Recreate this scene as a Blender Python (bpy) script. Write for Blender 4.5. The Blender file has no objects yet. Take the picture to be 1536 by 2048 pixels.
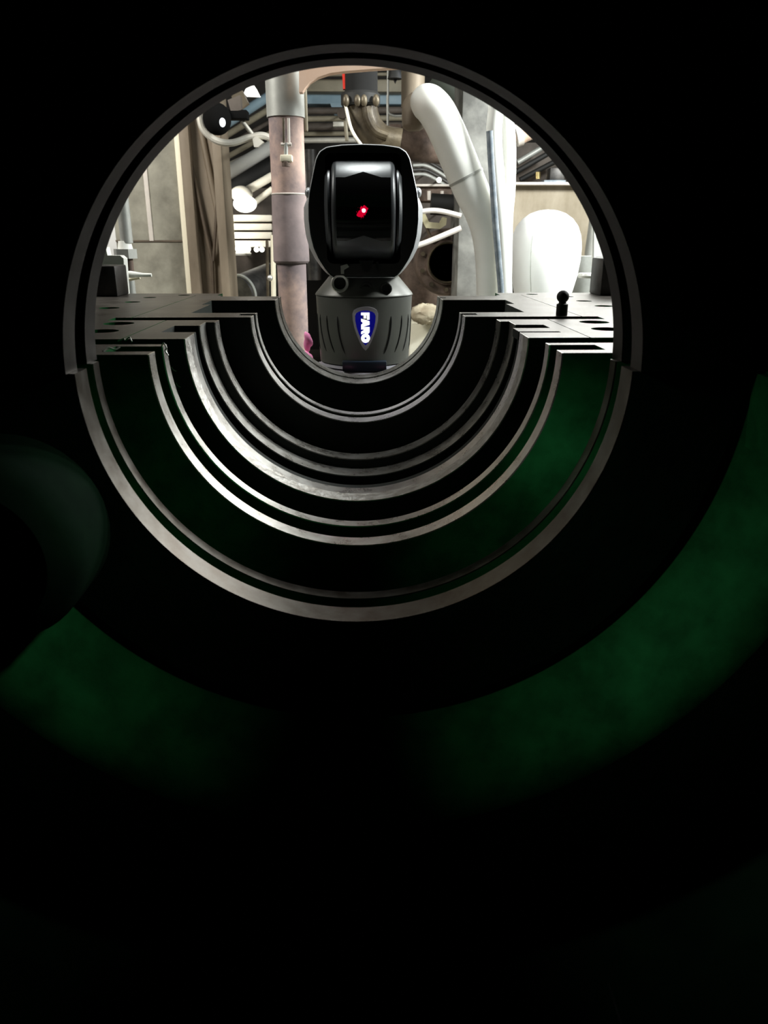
import bpy, bmesh, math, random
from mathutils import Vector, Matrix
from math import sin, cos, pi, radians as R
random.seed(4)
S = bpy.context.scene
COL = S.collection

# ------------------------------------------------------------------ camera
CAMX, CAMH, PITCH, YAW, FPX = 0.0059, 0.11, 0.343765, 0.0274747, 1529.3
cam = bpy.data.cameras.new('camera'); camo = bpy.data.objects.new('camera', cam); COL.objects.link(camo)
camo.location = (CAMX, 0, CAMH)
camo.rotation_euler = (pi/2 - PITCH, 0, -YAW)
cam.sensor_fit = 'VERTICAL'; cam.sensor_height = 32.0; cam.lens = FPX/2048*32.0
cam.clip_start = 0.01; cam.clip_end = 60
cam.dof.use_dof = True; cam.dof.focus_distance = 1.25; cam.dof.aperture_fstop = 11
S.camera = camo
# ------------------------------------------------------------------ view, world
S.view_settings.view_transform = 'Standard'; S.view_settings.look = 'None'
S.view_settings.exposure = 0.0; S.view_settings.gamma = 1.0; S.view_settings.use_curve_mapping = False
w = bpy.data.worlds.new('world'); S.world = w; w.use_nodes = True
w.node_tree.nodes['Background'].inputs[0].default_value = (0, 0, 0, 1)
w.node_tree.nodes['Background'].inputs[1].default_value = 0.0
# ------------------------------------------------------------------ lights of the hall and added unseen lights
def area(name, loc, target, size, power, col=(1, 1, 1), spread=180, sy=None):
    l = bpy.data.lights.new(name, 'AREA'); l.energy = power; l.color = col; l.size = size
    if sy: l.shape = 'RECTANGLE'; l.size_y = sy
    l.spread = R(spread)
    o = bpy.data.objects.new(name, l); COL.objects.link(o); o.location = loc
    o.rotation_euler = (Vector(target)-Vector(loc)).to_track_quat('-Z', 'Y').to_euler()
    return o
LWARM = (1.0, 0.965, 0.89); LCOOL = (0.97, 1.0, 0.97)
area('hall_lamp_right', (1.35, 1.85, 0.95), (1.0, 2.7, 0.25), 0.35, 72, LCOOL)
area('hall_lamp_left', (-1.2, 1.85, 1.0), (-0.9, 3.0, 0.25), 0.5, 26, LWARM)
area('hall_lamp_high', (0.25, 1.95, 1.25), (0.2, 2.7, 0.1), 0.4, 5.5, LCOOL)
area('added_land_light', (1.05, 3.1, 0.88), (-0.12, 1.0, -0.15), 0.9, 5.6, LCOOL, 100)  # unseen light added to brighten the left lands
area('added_side_light', (1.55, 3.1, 0.55), (-0.15, 1.0, -0.15), 0.6, 5, LCOOL, 100)  # second unseen light, added low for the deeper lands
area('tracker_lamp', (0.0, 1.78, 1.15), (0.0, 1.72, 0.1), 0.25, 0.9, LCOOL, 50)
# unseen lights added inside the casing for the green band and bore wall
area('added_band_light_right', (-0.18, 0.608, 0.19), (0.30, 0.668, -0.24), 0.04, 0.08, (0.95, 1, 0.92), 54)
area('added_band_light_left', (0.17, 0.608, 0.19), (-0.30, 0.662, -0.24), 0.04, 0.042, (0.95, 1, 0.92), 46)
area('added_bore_light', (-0.17, 0.36, 0.17), (0.215, 0.7826, -0.10), 0.03, 0.008, (0.9, 1, 0.92), 16)
lp = bpy.data.lights.new('hall_lamp_bulb', 'POINT'); lp.energy = 10; lp.shadow_soft_size = .05; lp.color = LWARM
lpo = bpy.data.objects.new('hall_lamp_bulb', lp); COL.objects.link(lpo); lpo.location = (-0.75, 3.55, 0.30)

# ------------------------------------------------------------------ pixel -> place
def ray(px, py):
    x = (px-768)/FPX; u = -(py-1024)/FPX
    y = cos(PITCH)+u*sin(PITCH); z = -sin(PITCH)+u*cos(PITCH)
    c, s = cos(YAW), sin(YAW)
    return Vector((x*c+y*s, -x*s+y*c, z))
def P(px, py, Y):
    d = ray(px, py); return Vector((CAMX, 0, CAMH)) + d*(Y/d.y)
def PZ(px, py, z=0.0):
    d = ray(px, py); return Vector((CAMX, 0, CAMH)) + d*((z-CAMH)/d.z)
def SC(Y): return Y*0.9415/FPX*1.0            # metres per pixel near the horizon at distance Y

# ------------------------------------------------------------------ materials
MATS = {}
def mat(name, c1, c2=None, rough=0.5, metal=0.0, scale=8.0, bump=0.0, r2=None, emit=None, estr=0.0, stretch=None, coat=0.0, contrast=(0.35, 0.65)):
    m = bpy.data.materials.new(name); m.use_nodes = True
    nt = m.node_tree; b = nt.nodes['Principled BSDF']
    b.inputs['Metallic'].default_value = metal; b.inputs['Roughness'].default_value = rough
    b.inputs['Base Color'].default_value = (*c1, 1)
    if coat: b.inputs['Coat Weight'].default_value = coat
    if emit:
        b.inputs['Emission Color'].default_value = (*emit, 1); b.inputs['Emission Strength'].default_value = estr
    if c2 or bump:
        tc = nt.nodes.new('ShaderNodeTexCoord'); mp = nt.nodes.new('ShaderNodeMapping')
        nt.links.new(tc.outputs['Object'], mp.inputs['Vector'])
        if stretch: mp.inputs['Scale'].default_value = stretch
        n = nt.nodes.new('ShaderNodeTexNoise'); n.inputs['Scale'].default_value = scale
        n.inputs['Detail'].default_value = 8; n.inputs['Roughness'].default_value = 0.62
        nt.links.new(mp.outputs[0], n.inputs['Vector'])
        if c2:
            r = nt.nodes.new('ShaderNodeValToRGB')
            r.color_ramp.elements[0].position = contrast[0]; r.color_ramp.elements[1].position = contrast[1]
            r.color_ramp.elements[0].color = (*c1, 1); r.color_ramp.elements[1].color = (*c2, 1)
            nt.links.new(n.outputs[0], r.inputs[0]); nt.links.new(r.outputs[0], b.inputs['Base Color'])
        if r2 is not None:
            mr = nt.nodes.new('ShaderNodeMapRange'); mr.inputs[1].default_value = 0.35; mr.inputs[2].default_value = 0.65
            mr.inputs[3].default_value = rough; mr.inputs[4].default_value = r2
            nt.links.new(n.outputs[0], mr.inputs[0]); nt.links.new(mr.outputs[0], b.inputs['Roughness'])
        if bump:
            bp = nt.nodes.new('ShaderNodeBump'); bp.inputs['Strength'].default_value = bump; bp.inputs['Distance'].default_value = 0.01
            nt.links.new(n.outputs[0], bp.inputs['Height']); nt.links.new(bp.outputs[0], b.inputs['Normal'])
    MATS[name] = m
    return m
mat('green_paint', (0.003, 0.050, 0.012), (0.008, 0.100, 0.026), 0.85, 0, 22, 0.12)
MATS['green_paint'].node_tree.nodes['Principled BSDF'].inputs['Specular IOR Level'].default_value = 0.08
mat('green_shaded', (0.003, 0.012, 0.006), (0.006, 0.022, 0.010), 0.9, 0, 14, 0.1)  # green paint darkened so that shaded faces stay near black
MATS['green_shaded'].node_tree.nodes['Principled BSDF'].inputs['Specular IOR Level'].default_value = 0.05
mat('land_steel', (0.64, 0.60, 0.55), (0.85, 0.84, 0.80), 0.26, 0.95, 40, 0, 0.32)
mat('land_steel_shaded', (0.09, 0.075, 0.06), (0.15, 0.138, 0.122), 0.30, 0.95, 45, 0, 0.36)  # land steel darkened in colour, as shade on the nearest lower lands
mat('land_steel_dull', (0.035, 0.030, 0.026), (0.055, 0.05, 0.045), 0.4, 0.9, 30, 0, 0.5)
mat('cast_shaded', (0.006, 0.012, 0.008), (0.016, 0.020, 0.015), 0.8, 0, 18, 0.1)  # housing colour darkened to carry the shade between the lands
mat('land_steel_rough', (0.46, 0.43, 0.39), (0.74, 0.73, 0.70), 0.32, 0.9, 80, 0.3, 0.42)
mat('flange_steel', (0.10, 0.09, 0.08), (0.17, 0.155, 0.14), 0.34, 0.9, 9, 0.02, 0.46)
mat('dark_steel', (0.04, 0.04, 0.04), (0.10, 0.095, 0.09), 0.45, 0.7, 20)
mat('black_plastic', (0.008, 0.008, 0.008), None, 0.38)
mat('soft_black', (0.008, 0.008, 0.0075), (0.014, 0.014, 0.013), 0.65, 0, 12)
mat('matte_black', (0.003, 0.003, 0.003), None, 0.9)
MATS['matte_black'].node_tree.nodes['Principled BSDF'].inputs['Specular IOR Level'].default_value = 0.1
mat('olive_dark', (0.02, 0.026, 0.018), None, 0.7)
mat('shell_grey', (0.34, 0.36, 0.38), None, 0.38, 0.3)
mat('base_grey', (0.095, 0.098, 0.088), (0.115, 0.118, 0.105), 0.42, 0.2, 6)
mat('drum_grey', (0.06, 0.066, 0.07), None, 0.33, 0.4)
mat('black_glass', (0.003, 0.003, 0.003), None, 0.08, 0, coat=0.5)
mat('chrome', (0.75, 0.74, 0.70), None, 0.42, 0.8)
mat('silver_trim', (0.55, 0.54, 0.60), None, 0.4, 0.35)
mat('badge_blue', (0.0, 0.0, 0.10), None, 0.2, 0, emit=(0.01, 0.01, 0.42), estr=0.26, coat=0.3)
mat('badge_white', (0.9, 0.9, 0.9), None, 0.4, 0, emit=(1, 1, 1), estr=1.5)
mat('laser_red', (0.3, 0, 0.01), None, 0.4, 0, emit=(0.75, 0.0, 0.03), estr=0.75)
mat('laser_core', (1, 0.6, 0.7), None, 0.4, 0, emit=(1, 0.45, 0.55), estr=4.0)
mat('label_blue', (0.012, 0.02, 0.035), None, 0.35)
mat('pipe_rust', (0.24, 0.19, 0.195), (0.64, 0.45, 0.38), 0.7, 0.0, 8, 0.15, contrast=(0.42, 0.62))
mat('pipe_sleeve', (0.17, 0.14, 0.145), (0.36, 0.28, 0.275), 0.75, 0.0, 9, 0.1)
mat('galvanised', (0.32, 0.33, 0.31), (0.50, 0.51, 0.48), 0.5, 0.3, 7, 0.05)
mat('peach_plate', (0.90, 0.62, 0.46), (0.95, 0.72, 0.58), 0.6, 0, 6)
mat('white_wrap', (0.86, 0.87, 0.82), (0.93, 0.94, 0.90), 0.5, 0, 5, 0.05)
mat('white_tank', (0.92, 0.93, 0.93), None, 0.4)
mat('panel_grey', (0.15, 0.142, 0.112), (0.38, 0.365, 0.30), 0.6, 0.1, 5, 0.05)
mat('pillar_grey', (0.10, 0.10, 0.093), (0.27, 0.27, 0.25), 0.65, 0.1, 9, 0.08)
mat('cream_edge', (0.90, 0.84, 0.66), None, 0.5)
mat('column_tan', (0.10, 0.075, 0.05), (0.30, 0.245, 0.18), 0.6, 0.1, 3.5, 0.05, stretch=(1, 1, 0.25))
mat('brace_dark', (0.07, 0.05, 0.035), (0.12, 0.09, 0.06), 0.6, 0, 8)
mat('conduit', (0.52, 0.50, 0.44), (0.62, 0.60, 0.54), 0.45, 0.3, 20)
mat('rust_brown', (0.05, 0.033, 0.025), (0.19, 0.135, 0.105), 0.7, 0.1, 14, 0.3)
mat('oily_brown', (0.03, 0.022, 0.014), (0.16, 0.13, 0.085), 0.4, 0.3, 10, 0.4)
mat('dark_brown', (0.05, 0.04, 0.032), (0.11, 0.09, 0.075), 0.7, 0, 7, 0.1)
mat('black_hose', (0.004, 0.004, 0.004), (0.007, 0.007, 0.007), 0.9, 0, 5)
mat('red_paint', (0.85, 0.04, 0.02), None, 0.5)
mat('beam_blue', (0.20, 0.30, 0.37), (0.28, 0.38, 0.44), 0.55, 0, 5)
mat('beam_tan', (0.17, 0.15, 0.105), (0.27, 0.24, 0.175), 0.6, 0, 5)
mat('bright_duct', (0.88, 0.88, 0.84), None, 0.3, 0.15)
mat('louvre_white', (0.93, 0.90, 0.80), None, 0.4)
mat('lamp_glow', (1, 1, 1), None, 0.4, emit=(0.85, 0.92, 1.0), estr=2.6)
mat('lamp_glow_warm', (1, 1, 1), None, 0.4, emit=(1.0, 0.98, 0.9), estr=2.5)
mat('concrete_tan', (0.20, 0.165, 0.11), (0.42, 0.37, 0.29), 0.75, 0, 5, 0.1, stretch=(1, 1, 0.4))
mat('ledge_light', (0.62, 0.58, 0.54), (0.72, 0.66, 0.60), 0.6, 0, 20)
mat('cable_blue', (0.13, 0.17, 0.21), (0.30, 0.34, 0.38), 0.6, 0, 40)
mat('brass', (0.75, 0.60, 0.28), None, 0.3, 0.8)
mat('cream_block', (0.90, 0.86, 0.66), (0.96, 0.94, 0.80), 0.7, 0, 4, 0.05)
mat('sand_rock', (0.30, 0.24, 0.16), (0.72, 0.66, 0.50), 0.85, 0, 12, 0.5)
mat('pink_cloth', (0.95, 0.22, 0.50), (0.98, 0.42, 0.66), 0.8, 0, 12)
mat('olive_bracket', (0.36, 0.33, 0.20), (0.46, 0.42, 0.28), 0.6, 0, 12)
mat('hall_wall', (0.02, 0.019, 0.017), (0.045, 0.04, 0.035), 0.8, 0, 1.5)
mat('hall_floor', (0.22, 0.20, 0.16), (0.32, 0.29, 0.24), 0.8, 0, 3, 0.1)
mat('hall_ceiling', (0.02, 0.019, 0.017), (0.04, 0.037, 0.033), 0.8, 0, 1.5)

# ------------------------------------------------------------------ builders
ORG = {}
def obj(name, bm, m, parent=None, label=None, sharp=35, mats=None):
    org = ORG.get(parent.name, Vector()) if parent else Vector()
    bmesh.ops.remove_doubles(bm, verts=bm.verts, dist=1e-6)
    bmesh.ops.recalc_face_normals(bm, faces=bm.faces)
    for e in bm.edges:
        if len(e.link_faces) == 2:
            e.smooth = e.calc_face_angle(0) < R(sharp)
    for f in bm.faces: f.smooth = True
    for v in bm.verts: v.co -= org
    me = bpy.data.meshes.new(name); bm.to_mesh(me); bm.free()
    for x in (mats or [m]): me.materials.append(MATS[x])
    o = bpy.data.objects.new(name, me); COL.objects.link(o)
    if parent: o.parent = parent; ORG[o.name] = org.copy()
    if label: o['label'] = label
    return o
def tag(o, label, cat, group=None):
    o['label'] = label; o['category'] = cat
    if group: o['group'] = group
    return o
def thing(name, label, cat, loc, group=None):
    o = bpy.data.objects.new(name, None); COL.objects.link(o); o.empty_display_size = 0.05
    o.location = loc; ORG[o.name] = Vector(loc)
    return tag(o, label, cat, group)
def solo(name, bm, m, label, cat, group=None, sharp=35):
    # one-mesh thing with its origin at its own base
    lo = Vector((min(v.co.x for v in bm.verts)+max(v.co.x for v in bm.verts), min(v.co.y for v in bm.verts)+max(v.co.y for v in bm.verts), 2*min(v.co.z for v in bm.verts)))/2
    for v in bm.verts: v.co -= lo
    o = obj(name, bm, m, sharp=sharp); o.location = lo
    return tag(o, label, cat, group)
def struct(name, bm, m):
    o = obj(name, bm, m); o['kind'] = 'structure'; return o
def NB(): return bmesh.new()
def bx(bm, a, b, bev=0.0):
    x0, y0, z0 = a; x1, y1, z1 = b
    r = bmesh.ops.create_cube(bm, size=1)
    vs = r['verts']
    for v in vs: v.co = Vector(((x0+x1)/2+v.co.x*(x1-x0), (y0+y1)/2+v.co.y*(y1-y0), (z0+z1)/2+v.co.z*(z1-z0)))
    if bev:
        es = list({e for v in vs for e in v.link_edges})
        bmesh.ops.bevel(bm, geom=es, offset=bev, segments=2, affect='EDGES', profile=0.5)
    return bm
def box(a, b, bev=0.0): return bx(NB(), a, b, bev)
def catmull(pts, n=8):
    pts = [Vector(p) for p in pts]
    if len(pts) < 3: return pts
    q = [2*pts[0]-pts[1]]+pts+[2*pts[-1]-pts[-2]]; out = []
    for i in range(1, len(q)-2):
        for k in range(n):
            t = k/n; a, b, c, d = q[i-1], q[i], q[i+1], q[i+2]
            out.append(0.5*((2*b)+(-a+c)*t+(2*a-5*b+4*c-d)*t*t+(-a+3*b-3*c+d)*t**3))
    out.append(pts[-1]); return out
def tube(bm, pts, r, seg=16, smooth=True, ends=True):
    rs = r if isinstance(r, (list, tuple)) else None
    n0 = len(pts)
    path = catmull(pts) if (smooth and n0 > 2) else [Vector(p) for p in pts]
    N = len(path)
    def rad(i):
        if not rs: return r
        t = i/(N-1)*(n0-1); k = min(int(t), n0-2); return rs[k]*(1-(t-k))+rs[k+1]*(t-k)
    T = [(path[min(i+1, N-1)]-path[max(i-1, 0)]).normalized() for i in range(N)]
    up = Vector((0, 0, 1)) if abs(T[0].z) < 0.9 else Vector((0, 1, 0))
    U = (up - T[0]*up.dot(T[0])).normalized(); rings = []
    for i in range(N):
        U = (U - T[i]*U.dot(T[i])).normalized(); V = T[i].cross(U)
        rings.append([bm.verts.new(path[i]+(U*cos(2*pi*k/seg)+V*sin(2*pi*k/seg))*rad(i)) for k in range(seg)])
    for i in range(N-1):
        for k in range(seg):
            bm.faces.new((rings[i][k], rings[i][(k+1) % seg], rings[i+1][(k+1) % seg], rings[i+1][k]))
    if ends:
        bm.faces.new(rings[0]); bm.faces.new(rings[-1])
    return bm
def TB(pts, r, seg=16, smooth=True): return tube(NB(), pts, r, seg, smooth)
def lathe(bm, prof, origin, axis='Z', seg=48, closed=False):
    # prof: list (r, t) along the axis
    o = Vector(origin); rings = []
    for r, t in prof:
        ring = []
        for k in range(seg):
            a = 2*pi*k/seg
            if axis == 'Z': p = Vector((r*cos(a), r*sin(a), t))
            elif axis == 'Y': p = Vector((r*cos(a), t, r*sin(a)))
            else: p = Vector((t, r*cos(a), r*sin(a)))
            ring.append(bm.verts.new(o+p))
        rings.append(ring)
    n = len(rings)
    for i in range(n if closed else n-1):
        a, b = rings[i], rings[(i+1) % n]
        for k in range(seg): bm.faces.new((a[k], a[(k+1) % seg], b[(k+1) % seg], b[k]))
    if not closed:
        bm.faces.new(rings[0]); bm.faces.new(rings[-1])
    return bm
def LT(prof, origin, axis='Z', seg=48, closed=False): return lathe(NB(), prof, origin, axis, seg, closed)
def sphere(bm, c, r, sx=1, sy=1, sz=1, seg=24):
    q = bmesh.ops.create_uvsphere(bm, u_segments=seg, v_segments=seg//2, radius=r)
    for v in q['verts']: v.co = Vector((v.co.x*sx, v.co.y*sy, v.co.z*sz))+Vector(c)
    return bm
def prism(bm, poly, d):
    # poly: list of Vectors (planar), extruded by vector d
    a = [bm.verts.new(p) for p in poly]; b = [bm.verts.new(p+d) for p in poly]
    n = len(a); bm.faces.new(a); bm.faces.new(b[::-1])
    for i in range(n): bm.faces.new((a[i], a[(i+1) % n], b[(i+1) % n], b[i]))
    return bm
def PR(pix, Y, dep): return prism(NB(), [P(x, y, Y) for x, y in pix], Vector((0, dep, 0)))
def halfrev(bm, prof, a0, a1, seg=96):
    # prof: closed polygon of (Y, r) swept about the Y axis between two angles; capped
    rings = []
    for k in range(seg+1):
        a = a0+(a1-a0)*k/seg
        rings.append([bm.verts.new((r*cos(a), y, r*sin(a))) for y, r in prof])
    n = len(prof)
    for k in range(seg):
        for i in range(n):
            bm.faces.new((rings[k][i], rings[k][(i+1) % n], rings[k+1][(i+1) % n], rings[k+1][i]))
    c0 = bm.faces.new(rings[0]); c1 = bm.faces.new(rings[-1])
    c0.material_index = 1; c1.material_index = 1
    return bm

# ================================================================== SETTING
FZ = -0.78; YB = 6.6; XW = 3.4; CZ = 3.3; YN = -1.6
struct('floor', box((-XW, YN, FZ-0.1), (XW, YB, FZ)), 'hall_floor')
struct('ceiling', box((-XW, YN, CZ), (XW, YB, CZ+0.1)), 'hall_ceiling')
struct('wall_back', box((-XW, YB, FZ), (XW, YB+0.1, CZ)), 'hall_wall')
struct('wall_front', box((-XW, YN-0.1, FZ), (XW, YN, CZ)), 'hall_wall')
struct('wall_left', box((-XW-0.1, YN, FZ), (-XW, YB, CZ)), 'hall_wall')
struct('wall_right', box((XW, YN, FZ), (XW+0.1, YB, CZ)), 'hall_wall')

# ================================================================== CASING
LOW = (pi, 2*pi); UP = (0, pi)
LD = 0.0016                                     # thickness of each steel land ring
def land(name, parent, y0, y1, r, ang=LOW, m='land_steel', r_end=None, label=None):
    r_end = r_end if r_end else r
    bm = halfrev(NB(), [(y0, r), (y1, r_end), (y1, max(r, r_end)+LD), (y0, max(r, r_end)+LD)], *ang, seg=128)
    for f in bm.faces: f.material_index = 0
    return obj(name, bm, m, parent, label)
rI, rH, rG, rF, rE, rD, rC, rB, rA = .2424, .2451, .2087, .2100, .2000, .2116, .1986, .1587, .1575
low = thing('lower_turbine_casing', 'dark green lower half of the turbine casing with concentric steel lands and drilled flange', 'machine casing', (0, .70, FZ))
prof = [(-.45, .001), (-.45, .62), (.20, .62), (.56, .60), (.584, .60), (.584, .42), (.588, .408), (.598, .398), (.612, .391), (.630, .384), (.648, .374), (.662, .362), (.670, .352), (.672, .346), (.6676, .343),
        (.6676, rI+LD), (.6977, rI+LD), (.6977, .272), (.7237, .272), (.7237, rH+LD), (.7394, rH+LD), (.7394, .325),
        (.7826, .325), (.7826, rG+LD), (.8050, rG+LD), (.8050, .2605), (.8452, .2605), (.8452, rF+LD), (.8622, rF+LD), (.8622, .37), (.909, .37),
        (.909, .2745), (1.127, .2745), (1.127, .357), (1.166, .357), (1.166, .3345), (1.628, .3345), (1.628, .29), (1.69, .29), (1.69, .64), (.62, .64), (.62, .70), (-.52, .70), (-.52, .001)]
bm = halfrev(NB(), prof, *LOW, seg=128)
def shade_faces(bm):
    # hub disc and chamber floor get darkened green, their shade painted in
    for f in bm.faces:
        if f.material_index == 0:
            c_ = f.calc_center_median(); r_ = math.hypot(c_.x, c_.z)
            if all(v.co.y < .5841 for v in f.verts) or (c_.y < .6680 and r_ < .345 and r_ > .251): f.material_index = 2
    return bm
body = obj('casing_body', shade_faces(bm), 'green_paint', low, mats=['green_paint', 'flange_steel', 'green_shaded'])
# bolt holes drilled through the flange
holes = [(-.328, 1.084, .0205), (-.322, .993, .0205), (-.418, 1.334, .0165), (-.415, 1.462, .014), (-.413, 1.575, .0125), (-.36, 1.64, .012),
         (.329, 1.085, .0205), (.321, .998, .0205), (.419, 1.463, .0145), (.423, 1.351, .0165), (.416, 1.575, .0125), (.36, 1.645, .012), (-.42, .85, .02), (.42, .85, .02), (-.43, 1.2, .0165), (.43, 1.2, .0165)]
cb = NB()
for x, y, r in holes: lathe(cb, [(r, -.16), (r, .02)], (x, y, 0), 'Z', 32)
for v in cb.verts: v.co -= ORG[low.name]
cm = bpy.data.meshes.new('drill'); cb.to_mesh(cm); cb.free(); co = bpy.data.objects.new('drill', cm); COL.objects.link(co); co.parent = low
md = body.modifiers.new('holes', 'BOOLEAN'); md.object = co; md.operation = 'DIFFERENCE'; md.solver = 'EXACT'
bpy.context.view_layer.update()
dg = bpy.context.evaluated_depsgraph_get()
nm = bpy.data.meshes.new_from_object(body.evaluated_get(dg)); body.modifiers.clear(); body.data = nm
bpy.data.objects.remove(co)
land('sealing_land', low, .6676, .6977, rI, m='land_steel_shaded'); land('sealing_land', low, .7237, .7394, rH, m='land_steel_shaded')
land('sealing_land', low, .7826, .8050, rG); land('sealing_land', low, .8452, .8622, rF)
for s in (-1, 1):
    obj('joint_rib', box((s*.352, .62, -.068), (s*.60, .70, -.002)) if s > 0 else box((-.60, .62, -.068), (-.352, .70, -.002)), 'green_paint', low)
    obj('support_foot', box((s*.45-.12, .2, FZ), (s*.45+.12, 1.6, -.60), .01), 'green_shaded', low)
# rounded port boss inside the chamber, lower left
c = P(-30, 1100, .60)
obj('port_boss', LT([(.001, .06), (.085, .06), (.085, .0), (.078, -.022), (.064, -.034), (.048, -.034), (.038, -.022), (.034, .0), (.001, .0)], c, 'Y', 48), 'green_shaded', low)
obj('ridge', halfrev(NB(), [(.12, .56), (.14, .55), (.16, .56), (.16, .625), (.12, .625)], *LOW), 'green_paint', low, mats=['green_paint', 'green_paint'])

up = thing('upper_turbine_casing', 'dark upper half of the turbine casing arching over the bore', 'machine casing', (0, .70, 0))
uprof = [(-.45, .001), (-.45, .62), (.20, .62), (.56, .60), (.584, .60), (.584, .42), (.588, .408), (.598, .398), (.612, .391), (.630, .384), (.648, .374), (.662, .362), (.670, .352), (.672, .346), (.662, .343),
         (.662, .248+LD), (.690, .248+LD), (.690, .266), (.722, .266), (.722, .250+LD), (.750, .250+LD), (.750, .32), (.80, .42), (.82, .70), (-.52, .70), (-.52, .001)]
obj('casing_body', shade_faces(halfrev(NB(), uprof, 0.004, pi-0.004, seg=128)), 'green_shaded', up, mats=['green_shaded', 'flange_steel', 'green_shaded'])  # whole upper half takes the darkened green as painted shade
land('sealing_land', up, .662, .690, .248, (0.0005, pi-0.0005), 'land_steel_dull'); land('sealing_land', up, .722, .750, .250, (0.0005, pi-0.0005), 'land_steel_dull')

# near gland insert: lands E, D, C
g1 = thing('gland_housing', 'near half-round steel gland housing with three wide lands set in the lower casing', 'gland housing', (0, 1.0, -.27))
def insert_body(parent, p_right, p_left, a_split):
    bm = NB()
    halfrev(bm, p_left, pi, 2*pi-a_split, seg=96); halfrev(bm, p_right, 2*pi-a_split, 2*pi, seg=10)
    return obj('housing_body', bm, 'cast_shaded', parent, mats=['cast_shaded', 'flange_steel'])
g1l = [(.909, rE+LD), (.978, rE+LD), (.978, .245), (1.0525, .245), (1.0525, rD+LD), (1.0958, rD+LD), (1.0958, rC+LD), (1.1265, rC+LD), (1.1265, .273), (.9095, .273)]
g1r = [(.909, rE+LD), (.9625, rE+LD), (.9625, .2525), (.974, .2525), (.974, rE+LD), (1.012, rE+LD), (1.012, .2505), (1.0525, .2505), (1.0525, rD+LD), (1.0958, rD+LD), (1.0958, rC+LD), (1.1265, rC+LD), (1.1265, .273), (.9095, .273)]
insert_body(g1, g1r, g1l, R(3))
land('sealing_land', g1, .909, .937, rE, m='land_steel_rough'); land('sealing_land', g1, .937, .9625, rE+.0006)
land('sealing_land', g1, 1.0525, 1.0958, rD); land('sealing_land', g1, 1.0958, 1.1265, rC)

# far gland insert: lands B, A
g2 = thing('gland_housing', 'far half-round steel gland housing with thin double lands around the smallest bore opening', 'gland housing', (0, 1.4, -.33))
p2 = [(1.1665, rB+LD), (1.1975, rB+LD), (1.1975, .182), (1.2196, .182), (1.2196, rB+LD), (1.2385, rB+LD), (1.2385, .262), (1.40, .262), (1.40, .277), (1.494, .277),
      (1.494, rA+LD), (1.545, rA+LD), (1.545, .17), (1.56, .17), (1.56, rA+LD), (1.60, rA+LD), (1.60, .28), (1.6275, .28), (1.6275, .333), (1.1665, .333)]
obj('housing_body', halfrev(NB(), p2, *LOW, seg=128), 'cast_shaded', g2, mats=['cast_shaded', 'flange_steel'])
for a, b, r in ((1.1665, 1.1975, rB), (1.2196, 1.2385, rB), (1.494, 1.545, rA), (1.56, 1.60, rA)): land('sealing_land', g2, a, b, r)

# ------------------------------------------------------------------ things lying on the flange
q = PZ(1123, 631)
pin = thing('guide_pin', 'small black pin with a ball top standing on the right flange', 'pin', (q.x, q.y, 0))
obj('shank', LT([(.0082, 0), (.0085, .001), (.0085, .0165), (.0055, .018), (.0055, .021)], q, 'Z', 24), 'soft_black', pin)
obj('ball', sphere(NB(), (q.x, q.y, .0275), .0092), 'soft_black', pin)
def shaving(pts, r, label):
    solo('metal_shaving', TB(pts, r, 6), 'chrome', label, 'metal shaving')
a = PZ(236, 682); shaving([a, a+Vector((.008, -.004, .003)), a+Vector((.012, -.012, .002)), a+Vector((.018, -.016, .006)), a+Vector((.022, -.022, .002))], .0008, 'bright curled shaving at the edge of the left flange seam')
a = PZ(206, 703); shaving([a, a+Vector((.004, .006, .003)), a+Vector((.010, .008, .001)), a+Vector((.014, .012, .003))], .0010, 'bright crumpled shaving at the end of the left flange slot')
a = P(329, 695, .84)+Vector((-.003, 0, .001))
shaving([a, a+Vector((.003, -.002, .004)), a+Vector((.006, -.004, -.001)), a+Vector((.004, -.002, -.004)), a+Vector((.007, -.003, -.009))], .0008, 'tiny curled shaving hanging from the left corner of a land')
for px, py in ((343, 734), (352, 766)):
    a = P(px, py, .905); shaving([a, a+Vector((.002, -.001, -.003)), a+Vector((.005, 0, -.005))], .0006, 'tiny shaving stuck on the dark wall below the left flange corner, %s' % ('upper of two' if py < 750 else 'lower of two'))
solo('bristle_wire', TB([P(1216, 1966, .33), P(1228, 2004, .322), P(1243, 2050, .312), P(1262, 2110, .30)], .0005, 6), 'chrome', 'thin bright wire rising from the dark bottom right of the casing', 'wire')

# ================================================================== LASER TRACKER
YT = 1.66
def tz(v, Y=YT): return P(728, v, Y).z
def tx(u, v=420, Y=YT): return P(u, v, Y).x
TCX = tx(727, 430); 
trk = thing('laser_tracker', 'black and grey laser tracker with a glowing red eye and blue FARO badge', 'laser tracker', (TCX, YT+.09, tz(738)))
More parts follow.
